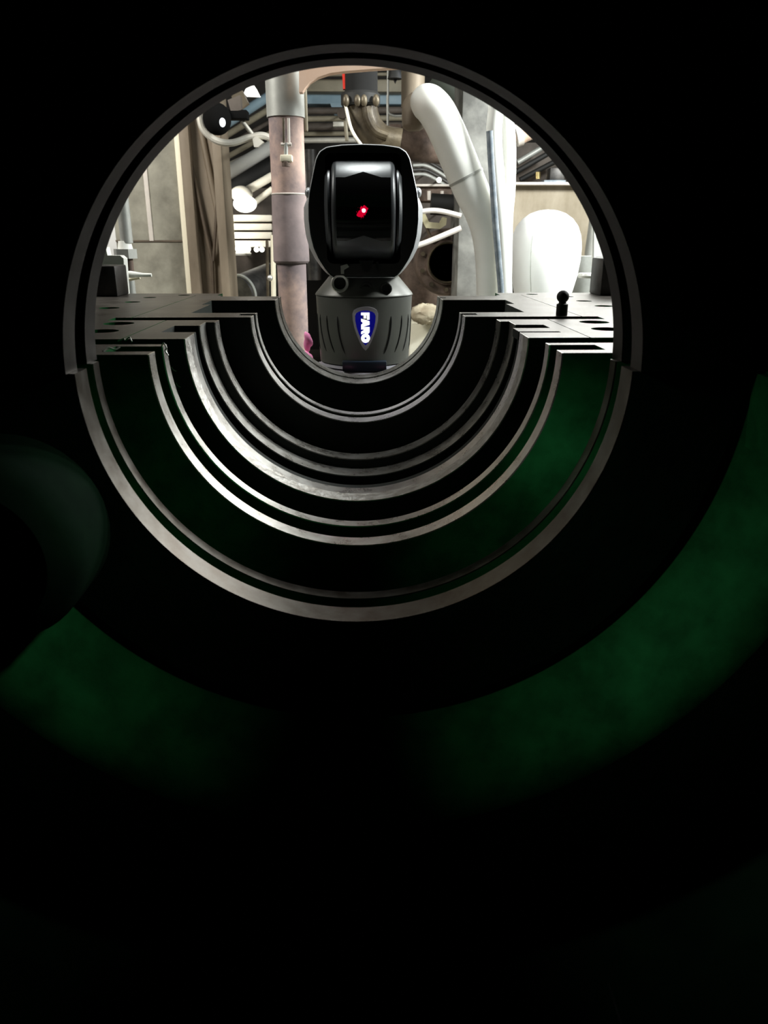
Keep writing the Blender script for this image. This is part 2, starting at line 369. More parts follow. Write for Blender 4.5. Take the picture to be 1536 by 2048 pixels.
# front outline in pixels (right half), mirrored
oh = [(0, 287), (40, 288.5), (70, 293), (83, 301), (91, 314), (96, 335), (102, 362), (107, 385), (110, 410), (110.5, 440), (108, 470), (102, 497), (92, 520), (78, 542), (66, 556)]
def outline(k, dY, wing=0.0):
    Y = YT+dY; s = SC(YT)
    zc = tz(430)
    pts = []
    full = [(u, v) for u, v in oh]+[(-u, v) for u, v in reversed(oh[1:])] + []
    for u, v in full:
        z = tz(v); x = TCX+u*s*1.0
        q_ = min(max((v-378)/14, 0), 1); kx = k+wing*q_
        pts.append(Vector((TCX+(x-TCX)*kx, Y, zc+(z-zc)*k)))
    return pts
def loops(bm, loops_, cap0=True, cap1=True):
    rings = [[bm.verts.new(p) for p in L] for L in loops_]
    n = len(rings[0])
    for a, b in zip(rings, rings[1:]):
        for i in range(n): bm.faces.new((a[i], a[(i+1) % n], b[(i+1) % n], b[i]))
    if cap0: bm.faces.new(rings[0])
    if cap1: bm.faces.new(rings[-1][::-1])
    return bm
def rrect(cx, cz, hw, hh, r, Y, n=None):
    # rounded rect resampled to match
    pts = []
    for qx, qz, a0 in ((1, 1, 0), (-1, 1, 90), (-1, -1, 180), (1, -1, 270)):
        for k in range(7):
            a = R(a0+15*k); pts.append(Vector((cx+qx*(hw-r)+r*cos(a), Y, cz+qz*(hh-r)+r*sin(a))))
    return pts
def refine(L, n=112):
    # resample closed loop by angle about its centre
    c = Vector((TCX, L[0].y, tz(419))); out = []
    m = len(L)
    for k in range(n):
        a = 2*pi*k/n; d = Vector((cos(a), 0, sin(a))); best = None
        for i in range(m):
            p, q2 = L[i]-c, L[(i+1) % m]-c
            e = q2-p; den = d.x*e.z-d.z*e.x
            if abs(den) < 1e-12: continue
            t = (p.x*e.z-p.z*e.x)/den; s_ = (p.x*d.z-p.z*d.x)/den
            if t > 0 and -1e-6 <= s_ <= 1+1e-6 and (best is None or t > best): best = t
        out.append(c+d*best)
    return out
s = SC(YT)
zc = tz(419)
# outer shell: light grey ring-shaped body with an opening for the measuring drum
O0 = refine(outline(.985, .0)); O1 = refine(outline(1.0, .006)); O2 = refine(outline(.995, .05, .055)); O3 = refine(outline(1.0, .10, .13)); O4 = refine(outline(.93, .16))
I0 = refine(rrect(TCX, zc, 79*s, 106*s, 12*s, YT+.0))
bm = NB()
rr = [[bm.verts.new(p) for p in L] for L in (O0, O1, O2, O3, O4)]
def setY(L, dY): return [Vector((p.x, YT+dY, p.z)) for p in L]
inn = [[bm.verts.new(p) for p in L] for L in (setY(I0, .004), setY(I0, .13))]
Of = [bm.verts.new(p) for p in refine(outline(.962, .004))]
n = len(O0)
seq = [inn[1], inn[0], Of, rr[0], rr[1], rr[2], rr[3], rr[4]]
for a, b in zip(seq, seq[1:]):
    for i in range(n): bm.faces.new((a[i], a[(i+1) % n], b[(i+1) % n], b[i]))
bm.faces.new(inn[1]); bm.faces.new(rr[4])
obj('yoke_shell', bm, 'shell_grey', trk, label='satin grey yoke shell')
# black front panel
bm = NB()
A0 = refine(outline(.958, -.002)); A1 = refine(outline(.958, .006)); B0 = refine(rrect(TCX, zc, 74*s, 102*s, 12*s, YT-.002)); B1 = setY(B0, .12)
rs_ = [[bm.verts.new(p) for p in L] for L in (A1, A0, B0, B1)]
for a, b in zip(rs_, rs_[1:]):
    for i in range(n): bm.faces.new((a[i], a[(i+1) % n], b[(i+1) % n], b[i]))
fp = obj('front_panel', bm, 'soft_black', trk, label='black front panel')
obj('notch', PR([(717, 521), (748, 521), (737, 545), (729, 545)], YT-.004, .003), 'black_plastic', fp)
obj('index_mark', PR([(752, 523), (757, 523), (757, 541), (752, 541)], YT-.0035, .002), 'black_plastic', fp)
obj('latch', PR([(681, 532), (694, 528), (698, 534), (688, 540), (688, 548), (682, 548)], YT-.012, .008), 'chrome', fp)
# side ear bumps
for sx in (-1, 1):
    obj('ear_bump', sphere(NB(), (TCX+sx*109*s, YT+.03, tz(384)), .0085, .9, 2.4, 1.2), 'shell_grey', trk)
# measuring drum
DR = 99*s; DY = YT+.045
hw = 62*s
def drumprof(hw, r, b=.011):
    return [(.001, -hw), (r-b, -hw), (r-b*.45, -hw+b*.18), (r-b*.12, -hw+b*.5), (r, -hw+b), (r, hw-b), (r-b*.12, hw-b*.5), (r-b*.45, hw-b*.18), (r-b, hw), (.001, hw)]
obj('drum', LT(drumprof(hw, DR), (TCX, DY, zc), 'X', 96), 'drum_grey', trk, label='dark metallic rotating drum')
for sx in (-1, 1):
    x0 = TCX+sx*(hw+.003)
    pr = [(.001, 0), (DR*.86, 0), (DR*.86, sx*.004), (DR*.78, sx*.010), (DR*.5, sx*.0125), (.001, sx*.0125)]
    obj('trunnion_cap', LT(pr, (x0, DY, zc), 'X', 64), 'drum_grey', trk)
# glossy black window band wrapped over the front of the drum, with chevron borders
bm = NB(); nx, na = 40, 36
def chev(x):
    t = abs(x)/hw
    return max(0.0, 1-t/.55)
W = hw-.0115*.85
g = []
for i in range(nx+1):
    x = -W+2*W*i/nx; c = chev(x)
    top = R(34.0)+R(7.5)*c; bot = -R(36)+R(7.0)*c
    col = []
    for j in range(na+1):
        a = bot+(top-bot)*j/na
        col.append(bm.verts.new((TCX+x, DY-(DR+.0008)*cos(a), zc+(DR+.0008)*sin(a))))
    g.append(col)
for i in range(nx):
    for j in range(na): bm.faces.new((g[i][j], g[i+1][j], g[i+1][j+1], g[i][j+1]))
win = obj('window', bm, 'black_glass', trk, label='glossy black window band')
def blob(cx, cz, r, yy, sd):
    rnd = random.Random(sd); pts = []
    for k in range(28):
        a = 2*pi*k/28; q_ = r*(1+rnd.uniform(-.22, .22)); pts.append(Vector((cx+q_*cos(a), yy, cz+q_*sin(a))))
    return pts
rnd_ = random.Random(9)
def speck():
    bm = NB()
    for k in range(26):
        a = rnd_.uniform(0, 2*pi); q_ = rnd_.uniform(7.5, 12.5)*s; f_ = .5+.5*rnd_.random()
        prism(bm, [Vector((tx(724.5)+q_*cos(a)*.9+.0006*f_*cos(b), DY-DR-.0024, tz(425.5)+q_*sin(a)*1.15+.0006*f_*sin(b))) for b in (0, 1.26, 2.5, 3.77, 5.0)], Vector((0, .002, 0)))
    return bm
ls = obj('laser_spot', prism(prism(NB(), blob(tx(727.5), tz(422), 7.8*s, DY-DR-.0030, 1), Vector((0, .003, 0))), blob(tx(721), tz(430), 6.4*s, DY-DR-.0026, 2), Vector((0, .003, 0))), 'laser_red', trk, label='glowing red laser spot')
obj('spot_speckle', speck(), 'laser_red', ls)
obj('spot_core', prism(NB(), blob(tx(727.5), tz(423), 3.6*s, DY-DR-.0036, 3), Vector((0, .002, 0))), 'laser_core', ls)
# base
BY = YT+.102; bz = lambda v: P(727, v, YT).z
hb = 104*s
zT, zS, zB = bz(556), bz(595), bz(731)
obj('neck', LT([(64*s, zT-.01), (64*s, zT+.02), (70*s, zT+.05)], (TCX, BY, 0), 'Z', 64), 'soft_black', trk)
obj('shoulder', LT([(hb*.5, zT), (hb*.70, zT), (hb*.725, zT-.0015), (hb*1.0, zS+.004), (hb*1.015, zS+.001), (hb*1.015, zS), (hb*.9, zS)], (TCX, BY, 0), 'Z', 96), 'base_grey', trk)
def br(t): return hb*(1.0-.045*t-.015*t*t)          # slight taper downwards
obj('base_body', LT([(hb*.9, zS-.0012)]+[(br(k/12), zS-.0015+(zB-zS)*k/12) for k in range(13)]+[(hb*.90, zB-.002)], (TCX, BY, 0), 'Z', 128), 'base_grey', trk)
# curved fins
for sx in (-1, 1):
    for k, (u0, u1) in enumerate(((56, 42), (79, 64), (94, 82), (102, 96))):
        pts = []
        for t in range(9):
            f = t/8; u = u0+(u1-u0)*f**2.2; v = 634+74*f
            tt = (v-595)/136; rr_ = br(tt); x = min(u*s, rr_*.985)
            pts.append(Vector((TCX+sx*x, BY-math.sqrt(rr_*rr_-x*x)-.0002, bz(v))))
        obj('fin_groove', TB(pts, [.0005]+[.0018]*7+[.0005], 8), 'black_plastic', trk)
# badge
def onbase(u, v, out):
    tt = (v-595)/136; r_ = br(tt); x = u*s
    return Vector((TCX+x, BY-math.sqrt(max(r_*r_-x*x, 1e-9))-out, bz(v)))
sh = [(0, 613), (9, 613.6), (17, 616), (23.5, 620), (26.5, 627), (26, 640), (23, 655), (18, 670), (12, 684), (6, 695), (0, 701)]
def shield(k, out0, out1, cv=650):
    full = sh+[(-u, v) for u, v in reversed(sh[1:-1])]
    return [onbase(u*k+2, cv+(v-cv)*k, out0) for u, v in full], [onbase(u*k+2, cv+(v-cv)*k, out1) for u, v in full]
bm = NB(); a0, a1 = shield(1.0, -.002, .004); a2, a3 = shield(.80, .004, .001)
rg = [[bm.verts.new(p) for p in L] for L in (a0, a1, a2, a3)]; m_ = len(a0)
for a, b in zip(rg, rg[1:]):
    for i in range(m_): bm.faces.new((a[i], a[(i+1) % m_], b[(i+1) % m_], b[i]))
rim = obj('badge_rim', bm, 'silver_trim', trk, label='silver shield-shaped badge rim')
bm = NB(); a0, a1 = shield(.86, .0005, .0025)
rg = [[bm.verts.new(p) for p in L] for L in (a0, a1)]
for i in range(m_): bm.faces.new((rg[0][i], rg[0][(i+1) % m_], rg[1][(i+1) % m_], rg[1][i]))
h_ = m_//2+1
for i in range(1, m_//2):      # strip across the shield
    j0, j1 = i, m_-i
    if i == 1: bm.faces.new((rg[1][0], rg[1][1], rg[1][m_-1]))
    if i < m_//2: bm.faces.new((rg[1][i], rg[1][i+1], rg[1][(m_-i-1)], rg[1][m_-i])) if (i+1) != (m_-i-1) else bm.faces.new((rg[1][i], rg[1][i+1], rg[1][m_-i]))
obj('badge_plate', bm, 'badge_blue', rim, label='glowing dark blue badge plate')
# letters FARO reading top to bottom (rotated clockwise)
def stroke(L, n=1): return L
LET = {
 'F': [[(0, 0), (.34, 0), (.34, .32), (.78, .32), (.78, .60), (.34, .60), (.34, .70), (.95, .70), (.95, 1), (0, 1)]],
 'A': [[(0, 0), (.36, 0), (.42, .16), (.70, .16), (.74, 0), (1.12, 0), (.78, 1), (.32, 1)]],
 'R': [[(0, 0), (.34, 0), (.34, .30), (.46, .30), (.64, 0), (1.02, 0), (.80, .36), (.94, .48), (.96, .72), (.86, .92), (.66, 1), (0, 1)]],
}
bm = NB()
def letter(poly, off, wd):
    pts = []
    for a, b in poly:
        # reading direction goes down the badge; letter tops point right
        v = 625+ (off+a*wd); u = -8.4+17.4*b
        pts.append(onbase(u+1.6, v, .0029))
    prism(bm, pts, Vector((0, -.0010, 0)))
letter(LET['F'][0], 0, 14.5); letter(LET['A'][0], 12.0, 15.5); letter(LET['R'][0], 28.5, 14.5)
ro = [(9.2*cos(a), 676-9.2*sin(a)) for a in [2*pi*k/32 for k in range(32)]]; ri = [(2.2*cos(a), 676-2.2*sin(a)) for a in [2*pi*k/32 for k in range(32)]]
oo = [bm.verts.new(onbase(u+2.1, v, .0039)) for u, v in ro]; ii = [bm.verts.new(onbase(u+2.1, v, .0039)) for u, v in ri]
o2 = [bm.verts.new(onbase(u+2.1, v, .0029)) for u, v in ro]
for k in range(32):
    k2 = (k+1) % 32
    bm.faces.new((oo[k], oo[k2], ii[k2], ii[k])); bm.faces.new((oo[k], o2[k], o2[k2], oo[k2]))
obj('badge_lettering', bm, 'badge_white', rim, label='glowing white letters FARO')
# target nests on the shoulder
def nest(u, v, r, depth, m, ring):
    c = P(u, v, YT+.012)
    q_ = obj(ring, LT([(r*.62, depth*.5), (r*.68, -depth), (r*.9, -depth*1.1), (r, -depth*.8), (r, depth), (r*.5, depth)], c, 'Y', 40), m, trk)
    obj('socket', LT([(.0001, -depth*.4), (r*.66, -depth*.4), (r*.66, depth*.5), (.0001, depth*.5)], c, 'Y', 32), 'black_plastic', q_)
nest(680, 566, 18.5*s, .012, 'chrome', 'home_nest'); nest(733, 577, 13*s, .0035, 'soft_black', 'target_nest'); nest(772, 577, 12.5*s, .0045, 'soft_black', 'target_nest')
obj('connector_plate', box((tx(685, 730), YT-.010, bz(742)), (tx(773, 730), YT+.03, bz(722)), .002), 'label_blue', trk, label='dark blue connector plate')
obj('base_ring', LT([(hb*.80, zB-.003), (hb*.93, zB-.004), (hb*.94, zB-.010), (hb*.84, zB-.013), (hb*.5, zB-.013)], (TCX, BY, 0), 'Z', 96), 'silver_trim', trk)
zr = zB-.014
std = thing('tracker_stand', 'round steel stand carrying the laser tracker, its rim just above the smallest bore', 'stand', (TCX, BY, FZ))
obj('mounting_plate', LT([(.001, zr-.016), (.115, zr-.016), (.118, zr-.013), (.118, zr-.003), (.115, zr), (.001, zr)], (TCX, BY, 0), 'Z', 96), 'silver_trim', std)
obj('column', LT([(.055, FZ+.10), (.055, zr-.016)], (TCX, BY, 0), 'Z', 48), 'galvanised', std)
obj('foot_plate', box((TCX-.16, 1.705, FZ), (TCX+.16, 2.02, FZ+.03), .004), 'dark_steel', std)
obj('foot_block', LT([(.056, FZ+.02), (.056, FZ+.11)], (TCX, BY, 0), 'Z', 48), 'dark_steel', std)

# ================================================================== HALL CONTENT BEHIND
def pxbox(x0, v0, x1, v1, Y, dep, bev=0.003):
    # upright box: its front face spans the pixels at mid height
    vm = (v0+v1)/2; a = P(x0, vm, Y); b = P(x1, vm, Y)
    return box((a.x, Y, P((x0+x1)/2, v1, Y).z), (b.x, Y+dep, P((x0+x1)/2, v0, Y).z), bev)
def rod(p0, p1, Y, r, Y1=None, seg=12): return TB([P(*p0, Y), P(*p1, Y1 or Y)], r*SC(Y), seg)
def wire(pts, Y, r, seg=10): return TB([P(a, b, Y) for a, b in pts], r*SC(Y), seg)
def vcyl(xc, v0, v1, rpx, Y, seg=40, r2=None):
    # vertical cylinder, centred on pixel xc at mid height
    c = P(xc, (v0+v1)/2, Y); r = rpx*SC(Y)
    return LT([(r, P(xc, v1, Y).z), ((r2 or rpx)*SC(Y), P(xc, v0, Y).z)], (c.x, Y, 0), 'Z', seg)

# left sheet-metal cabinet
Y = 3.0
t = thing('cabinet', 'tall mottled grey sheet metal cabinet with a cream edge at far left', 'cabinet', (P(300, 590, Y).x, Y, FZ))
xl, xr = P(225, 420, Y).x, P(361, 420, Y).x
obj('body', box((xl, Y, FZ), (xr, Y+.5, 1.25), .004), 'panel_grey', t)
obj('cream_edge', box((xr, Y-.012, FZ), (xr+.022, Y+.5, 1.25), .003), 'cream_edge', t, label='bright cream edge strip')
z0 = P(300, 482, Y).z
obj('seam', box((xl, Y-.004, z0-.003), (xr, Y+.002, z0+.003)), 'brace_dark', t)
sx_ = P(297, 410, Y).x
obj('joint_strip', box((sx_-.008, Y-.006, z0), (sx_+.008, Y+.002, 1.2), .002), 'ledge_light', t)
# tan fabricated column with V brace
Y = 2.95
t = thing('steel_column', 'tan steel column with dark V-shaped braces beside the grey cabinet', 'column', (P(410, 590, Y).x, Y, FZ))
xa, xb = P(372, 420, Y).x, P(452, 420, Y).x
obj('web', box((xa, Y+.05, FZ), (xb-.03, Y+.12, 1.3)), 'column_tan', t)
obj('flange_plate', box((xb-.032, Y-.02, FZ), (xb, Y+.16, 1.3), .003), 'column_tan', t)
obj('flange_plate', box((xa-.005, Y-.0, FZ), (xa+.030, Y+.16, 1.3), .003), 'column_tan', t)
obj('brace', rod((381, 320), (424, 522), Y+.03, 3.5), 'brace_dark', t)
obj('brace', rod((441, 300), (427, 522), Y+.03, 3.2), 'brace_dark', t)
obj('brace', rod((424, 518), (427, 595), Y+.03, 3.5), 'brace_dark', t)
obj('stiffener', rod((400, 250), (436, 430), Y+.045, 6), 'column_tan', t)
# conduit and floodlight
solo('flexible_conduit', wire([(392, 190), (398, 228), (406, 258), (430, 280), (462, 286), (500, 275), (525, 271), (548, 280)], 2.6, 6.5), 'conduit', 'grey ribbed flexible conduit looping below the black floodlight', 'conduit')
Y = 2.55
t = thing('floodlight', 'black floodlight with a bluish white lens above the looping conduit', 'lamp', P(440, 260, Y))
obj('housing', sphere(NB(), P(434, 238, Y), 27*SC(Y), 1, .8, 1.05), 'matte_black', t)
obj('lens', sphere(NB(), P(445, 245, Y-.055), 7*SC(Y), .8, .5, 1.1), 'lamp_glow', t, label='small glowing bluish lens')
obj('arm', pxbox(446, 219, 494, 237, Y, .05), 'matte_black', t)
obj('bracket', PR([(455, 200), (480, 190), (482, 220), (462, 224)], Y, .04), 'dark_brown', t)
t = thing('pipe_clamp', 'thin rod with a small fork clamp right of the floodlight', 'clamp', P(512, 292, 2.6))
obj('rod', rod((484, 242), (512, 278), 2.6, 4), 'conduit', t); obj('fork', PR([(505, 278), (512, 272), (528, 284), (516, 294), (508, 294)], 2.58, .02), 'conduit', t)
t = thing('ceiling_lamp', 'small white lamp shade at the upper left, just under the casing arch', 'lamp', P(502, 186, 3.6))
obj('shade', PR([(494, 171), (508, 171), (516, 187), (488, 186)], 3.6, .09), 'lamp_glow_warm', t); obj('stem', rod((500, 172), (498, 120), 3.64, 2), 'dark_steel', t)
solo('mounting_bracket', PR([(462, 188), (484, 180), (496, 205), (478, 218), (466, 206)], 3.5, .05), 'column_tan', 'tan plate bracket below the small white lamp shade', 'bracket')
# roof pipes running diagonally
Y = 4.6
for i, (p0, p1, r, m, lab) in enumerate((((430, 262), (560, 178), 9, 'beam_blue', 'pale blue diagonal roof pipe, topmost behind the rusty pipe'),
        ((430, 285), (560, 205), 6, 'beam_tan', 'tan diagonal roof pipe just below the pale blue one'),
        ((440, 300), (560, 232), 4, 'dark_brown', 'dark brown diagonal roof pipe in the middle of the bundle'),
        ((440, 322), (560, 255), 5, 'beam_tan', 'tan diagonal roof pipe below the dark brown one'),
        ((440, 340), (560, 282), 6, 'conduit', 'grey diagonal roof pipe lowest in the bundle'))):
    solo('roof_pipe', rod(p0, p1, Y, r*1.0, Y+.3), m, lab, 'pipe', 'diagonal roof pipes')
solo('bright_duct', rod((446, 352), (545, 292), 4.2, 13, 4.6), 'bright_duct', 'shiny silver diagonal duct between the tan column and the rusty pipe', 'duct')
for i, (p0, p1, r, lab) in enumerate((((470, 395), (545, 352), 8, 'upper pale diagonal tube above the round white lamp'), ((500, 412), (545, 378), 6, 'lower pale diagonal tube right of the round white lamp'))):
    solo('pale_tube', rod(p0, p1, 4.0, r), 'louvre_white', lab, 'tube', 'pale diagonal tubes')
solo('dark_duct', rod((450, 385), (545, 330), 4.8, 24), 'soft_black', 'black thick diagonal duct behind the shiny silver one', 'duct')
Y = 3.9
t = thing('hall_lamp', 'overexposed round white lamp between column and rusty pipe', 'lamp', P(490, 425, Y))
obj('globe', sphere(NB(), P(490, 408, Y), 22*SC(Y), 1.05, 1, .72), 'lamp_glow_warm', t); obj('reflector', sphere(NB(), P(483, 388, Y+.03), 22*SC(Y), 1, .8, .7), 'louvre_white', t)
t = thing('louvred_radiator', 'bright white radiator of stacked horizontal slats between column and rusty pipe', 'radiator', P(500, 505, Y))
for k, v in enumerate((437, 454, 471, 488)):
    obj('slat', box((P(458, v, Y).x, Y-.03, P(500, v+6.5, Y).z), (P(546, v, Y).x, Y+.12, P(500, v-7, Y).z), .008), 'louvre_white', t)
obj('back_frame', pxbox(462, 430, 546, 500, Y+.10, .04), 'beam_tan', t)
t = thing('small_lamp', 'small overexposed lamp under the white radiator', 'lamp', P(486, 507, Y))
obj('globe', sphere(NB(), P(486, 498, Y-.05), 13*SC(Y), 1.2, 1, .7), 'lamp_glow_warm', t); obj('rim', LT([(15*SC(Y), -.008), (17*SC(Y), 0), (13*SC(Y), .01)], P(486, 507, Y-.05), 'Z', 32), 'bright_duct', t)
for k, x in enumerate((513, 524)):
    solo('indicator_bulb', sphere(NB(), P(x, 499, Y-.06), 5*SC(Y)), 'lamp_glow_warm', 'tiny bright bulb right of the small lamp under the radiator', 'bulb', 'tiny bulbs under the radiator')
solo('machine_base', pxbox(455, 376, 560, 700, 4.25, .4), 'dark_brown', 'dark brown machine base behind and below the white radiator', 'machine base')
Y = 3.4
t = thing('oil_barrel', 'grey-green barrel lying tilted on the dark base left of the rusty pipe', 'barrel', P(505, 600, Y))
p0, p1 = P(478, 588, Y), P(545, 560, Y+.2)
obj('drum_body', TB([p0, p0+(p1-p0)*.1, p1], [34*SC(Y), 36*SC(Y), 36*SC(Y)], 32, False), 'dark_steel', t)
obj('hoop', TB([p0+(p1-p0)*.04, p0+(p1-p0)*.09], 38*SC(Y), 32), 'galvanised', t)
Y = 2.7
t = thing('thin_post', 'thin cream post with a shiny knob just left of the rusty pipe', 'post', P(541, 600, Y))
obj('pole', rod((546, 470), (549, 760), Y, 5), 'cream_edge', t); obj('side_rod', rod((534, 480), (537, 640), Y, 3), 'oily_brown', t); obj('knob', sphere(NB(), P(540, 556, Y-.03), 6*SC(Y)), 'chrome', t, label='shiny knob')

# rusty vertical pipe
Y = 2.15
t = thing('rusty_pipe', 'tall pinkish rusty vertical pipe with a grey top sleeve, left of the laser tracker', 'pipe', (P(585, 590, Y).x, Y, FZ))
cx_ = P(579, 420, Y).x
def vc(r0, va, vb, r1=None): return LT([(r0*SC(Y), P(580, vb, Y).z), ((r1 or r0)*SC(Y), P(580, va, Y).z)], (cx_, Y, 0), 'Z', 48)
obj('upper_pipe', vc(33, 200, 400), 'pipe_rust', t); obj('middle_sleeve', LT([(33*SC(Y), P(580, 526, Y).z), (36*SC(Y), P(580, 522, Y).z), (34*SC(Y), P(580, 395, Y).z), (33*SC(Y), P(580, 389, Y).z)], (cx_, Y, 0), 'Z', 48), 'pipe_sleeve', t)
obj('weld_ring', LT([(33.5*SC(Y), P(580, 391, Y).z), (35*SC(Y), P(580, 389, Y).z), (33.5*SC(Y), P(580, 387, Y).z)], (cx_, Y, 0), 'Z', 48), 'ledge_light', t)
zb = FZ
obj('lower_pipe', LT([(29*SC(Y), zb), (29*SC(Y), P(580, 524, Y).z)], (cx_, Y, 0), 'Z', 48), 'pipe_rust', t)
obj('top_sleeve', LT([(33*SC(Y), P(580, 232, Y).z), (36*SC(Y), P(580, 236, Y).z), (36*SC(Y), P(580, 232, Y).z), (35.5*SC(Y), .9)], (cx_, Y, 0), 'Z', 48), 'galvanised', t, label='grey galvanised sleeve')
Yr = Y-.06
obj('tie_rod', rod((567, 236), (568, 288), Yr, 2.5), 'oily_brown', t); obj('tie_rod', rod((577, 236), (578, 288), Yr, 2.5), 'ledge_light', t)
obj('fork', rod((562, 289), (583, 289), Yr, 3.5), 'ledge_light', t); obj('threaded_stem', rod((572, 286), (572, 322), Yr, 4), 'galvanised', t)
obj('nut_block', pxbox(560, 309, 584, 323, Yr-.01, .03), 'cream_edge', t); obj('rusty_nut', rod((572, 323), (572, 333), Yr, 8), 'rust_brown', t)
solo('hanging_strip', pxbox(607, 165, 614, 262, 2.2, .02), 'beam_tan', 'thin tan strip hanging right of the grey top sleeve', 'strip')

# peach arched plate
solo('arched_plate', PR([(598, 60), (870, 60), (870, 128), (800, 134), (740, 138), (690, 142), (660, 146), (636, 154), (620, 164), (610, 176), (605, 184), (598, 184)], 2.05, .03), 'peach_plate', 'peach painted plate with a rounded cut-out at the top of the opening', 'plate')
# black hose with coupling and elbow
Y = 2.6
t = thing('black_pipe', 'thick black vertical pipe with a red stripe and lobed coupling above the tracker', 'pipe', P(722, 215, Y))
obj('pipe_body', LT([(31*SC(Y), P(722, 194, Y).z), (31*SC(Y), CZ)], (P(722, 150, Y).x, Y, 0), 'Z', 40), 'black_hose', t)
obj('red_stripe', PR([(682, 100), (691, 100), (692, 178), (686, 178)], Y-.012, .02), 'red_paint', t, label='bright red stripe')
cc = P(721, 200, Y)
bm = LT([(34*SC(Y), -12*SC(Y)), (37*SC(Y), -8*SC(Y)), (37*SC(Y), 8*SC(Y)), (34*SC(Y), 12*SC(Y))], cc, 'Z', 40)
cp = obj('coupling', bm, 'soft_black', t)
for x in (692, 715, 728, 752): obj('coupling_lug', sphere(NB(), P(x, 201, Y-.055), 7*SC(Y), .9, .8, 1.5), 'oily_brown', cp)
t = thing('pipe_elbow', 'glossy oily brown pipe elbow hanging under the lobed coupling', 'pipe elbow', P(750, 300, Y))
obj('elbow', wire([(722, 212), (726, 235), (738, 262), (762, 284), (800, 292)], Y, 31, 28), 'oily_brown', t)
obj('rib', wire([(733, 214), (738, 240), (752, 262), (775, 272)], Y-.055, 9), 'oily_brown', t)
solo('white_wire', TB([P(690, 206, Y-.035), P(700, 250, Y-.075), P(710, 272, Y-.10), P(724, 292, Y-.10)], 3*SC(Y), 10), 'louvre_white', 'thin white wire curving down the left of the brown elbow', 'wire')
t = thing('small_valve', 'small round dark valve left of the brown elbow', 'valve', P(684, 240, 2.7))
obj('body', LT([(.001, -.02), (9*SC(2.7), -.02), (10*SC(2.7), 0), (.001, .02)], P(685, 228, 2.7), 'Y', 24), 'dark_brown', t); obj('stem', rod((690, 236), (694, 282), 2.7, 3.5), 'beam_tan', t)
# beams across the back
Y = 4.9
t = thing('blue_beam', 'pale blue steel beam crossing behind the black pipe', 'beam', P(640, 208, Y))
obj('flange_plate', pxbox(600, 186, 812, 208, Y, .12), 'beam_blue', t); obj('gusset', PR([(660, 206), (706, 206), (700, 256), (676, 250)], Y-.02, .03), 'beam_blue', t)
solo('tan_beam', pxbox(540, 158, 812, 183, Y-.1, .15), 'beam_tan', 'tan steel beam just above the pale blue one', 'beam')
for v, r, m, lab in ((150, 3, 'beam_tan', 'thin tan pipe above the tan beam'), (222, 6, 'dark_brown', 'brown pipe just under the pale blue beam'), (238, 5, 'beam_tan', 'tan pipe second under the pale blue beam'), (254, 7, 'dark_brown', 'brown pipe third under the pale blue beam'),
                     (268, 4, 'beam_tan', 'tan pipe fourth under the pale blue beam'), (281, 5, 'conduit', 'grey pipe just above the tracker head')):
    solo('cross_pipe', rod((596, v), (812, v-2), 4.7, r), m, lab, 'pipe', 'pipes under the pale blue beam')
solo('pale_fitting', pxbox(666, 243, 692, 253, 4.5, .05), 'conduit', 'pale rectangular fitting on the pipes left of the elbow', 'fitting')
solo('hanging_rod', TB([Vector((P(776, 150, 3.2).x, 3.2, CZ)), P(776, 120, 3.2), P(775, 190, 3.2), P(776, 222, 3.2), P(786, 231, 3.2), P(806, 232, 3.2)], 2.2*SC(3.2), 10), 'galvanised', 'thin rod bent in a U right of the black pipe', 'rod')
t = thing('junction_box', 'small grey junction box with a dark window right of the elbow', 'box', P(788, 286, 3.1))
obj('body', pxbox(779, 248, 803, 288, 3.1, .05), 'rust_brown', t); obj('frame', PR([(783, 262), (799, 262), (799, 284), (783, 284)], 3.09, .012), 'galvanised', t); obj('dark_window', PR([(787, 266), (795, 266), (795, 280), (787, 280)], 3.082, .012), 'soft_black', t)
t = thing('hanging_lamp', 'dark hanging lamp with a white bulb near the top of the opening', 'lamp', P(795, 165, 3.0))
obj('shade', LT([(14*SC(3), -.0), (10*SC(3), .03), (4*SC(3), .05)], P(790, 158, 3.0), 'Z', 24), 'soft_black', t); obj('bulb', wire([(808, 140), (808, 158)], 2.98, 5), 'lamp_glow', t); obj('hook', PR([(786, 156), (795, 156), (791, 166)], 3.0, .02), 'soft_black', t)
# dark vessel behind the bend of the white pipe
solo('brown_vessel', rod((790, 285), (925, 300), 3.3, 30, 3.4, 32), 'rust_brown', 'dark brown horizontal vessel behind the bend of the white pipe', 'vessel')
solo('green_duct', rod((872, 150), (935, 215), 3.5, 26, 3.5, 24), 'olive_dark', 'dark olive duct above the bend of the white pipe', 'duct')
solo('brown_stub', LT([(22*SC(2.75), P(826, 215, 2.75).z), (22*SC(2.75), CZ)], (P(826, 170, 2.75).x, 2.75, 0), 'Z', 40), 'column_tan', 'brown vertical pipe stub behind the top of the white pipe', 'pipe')
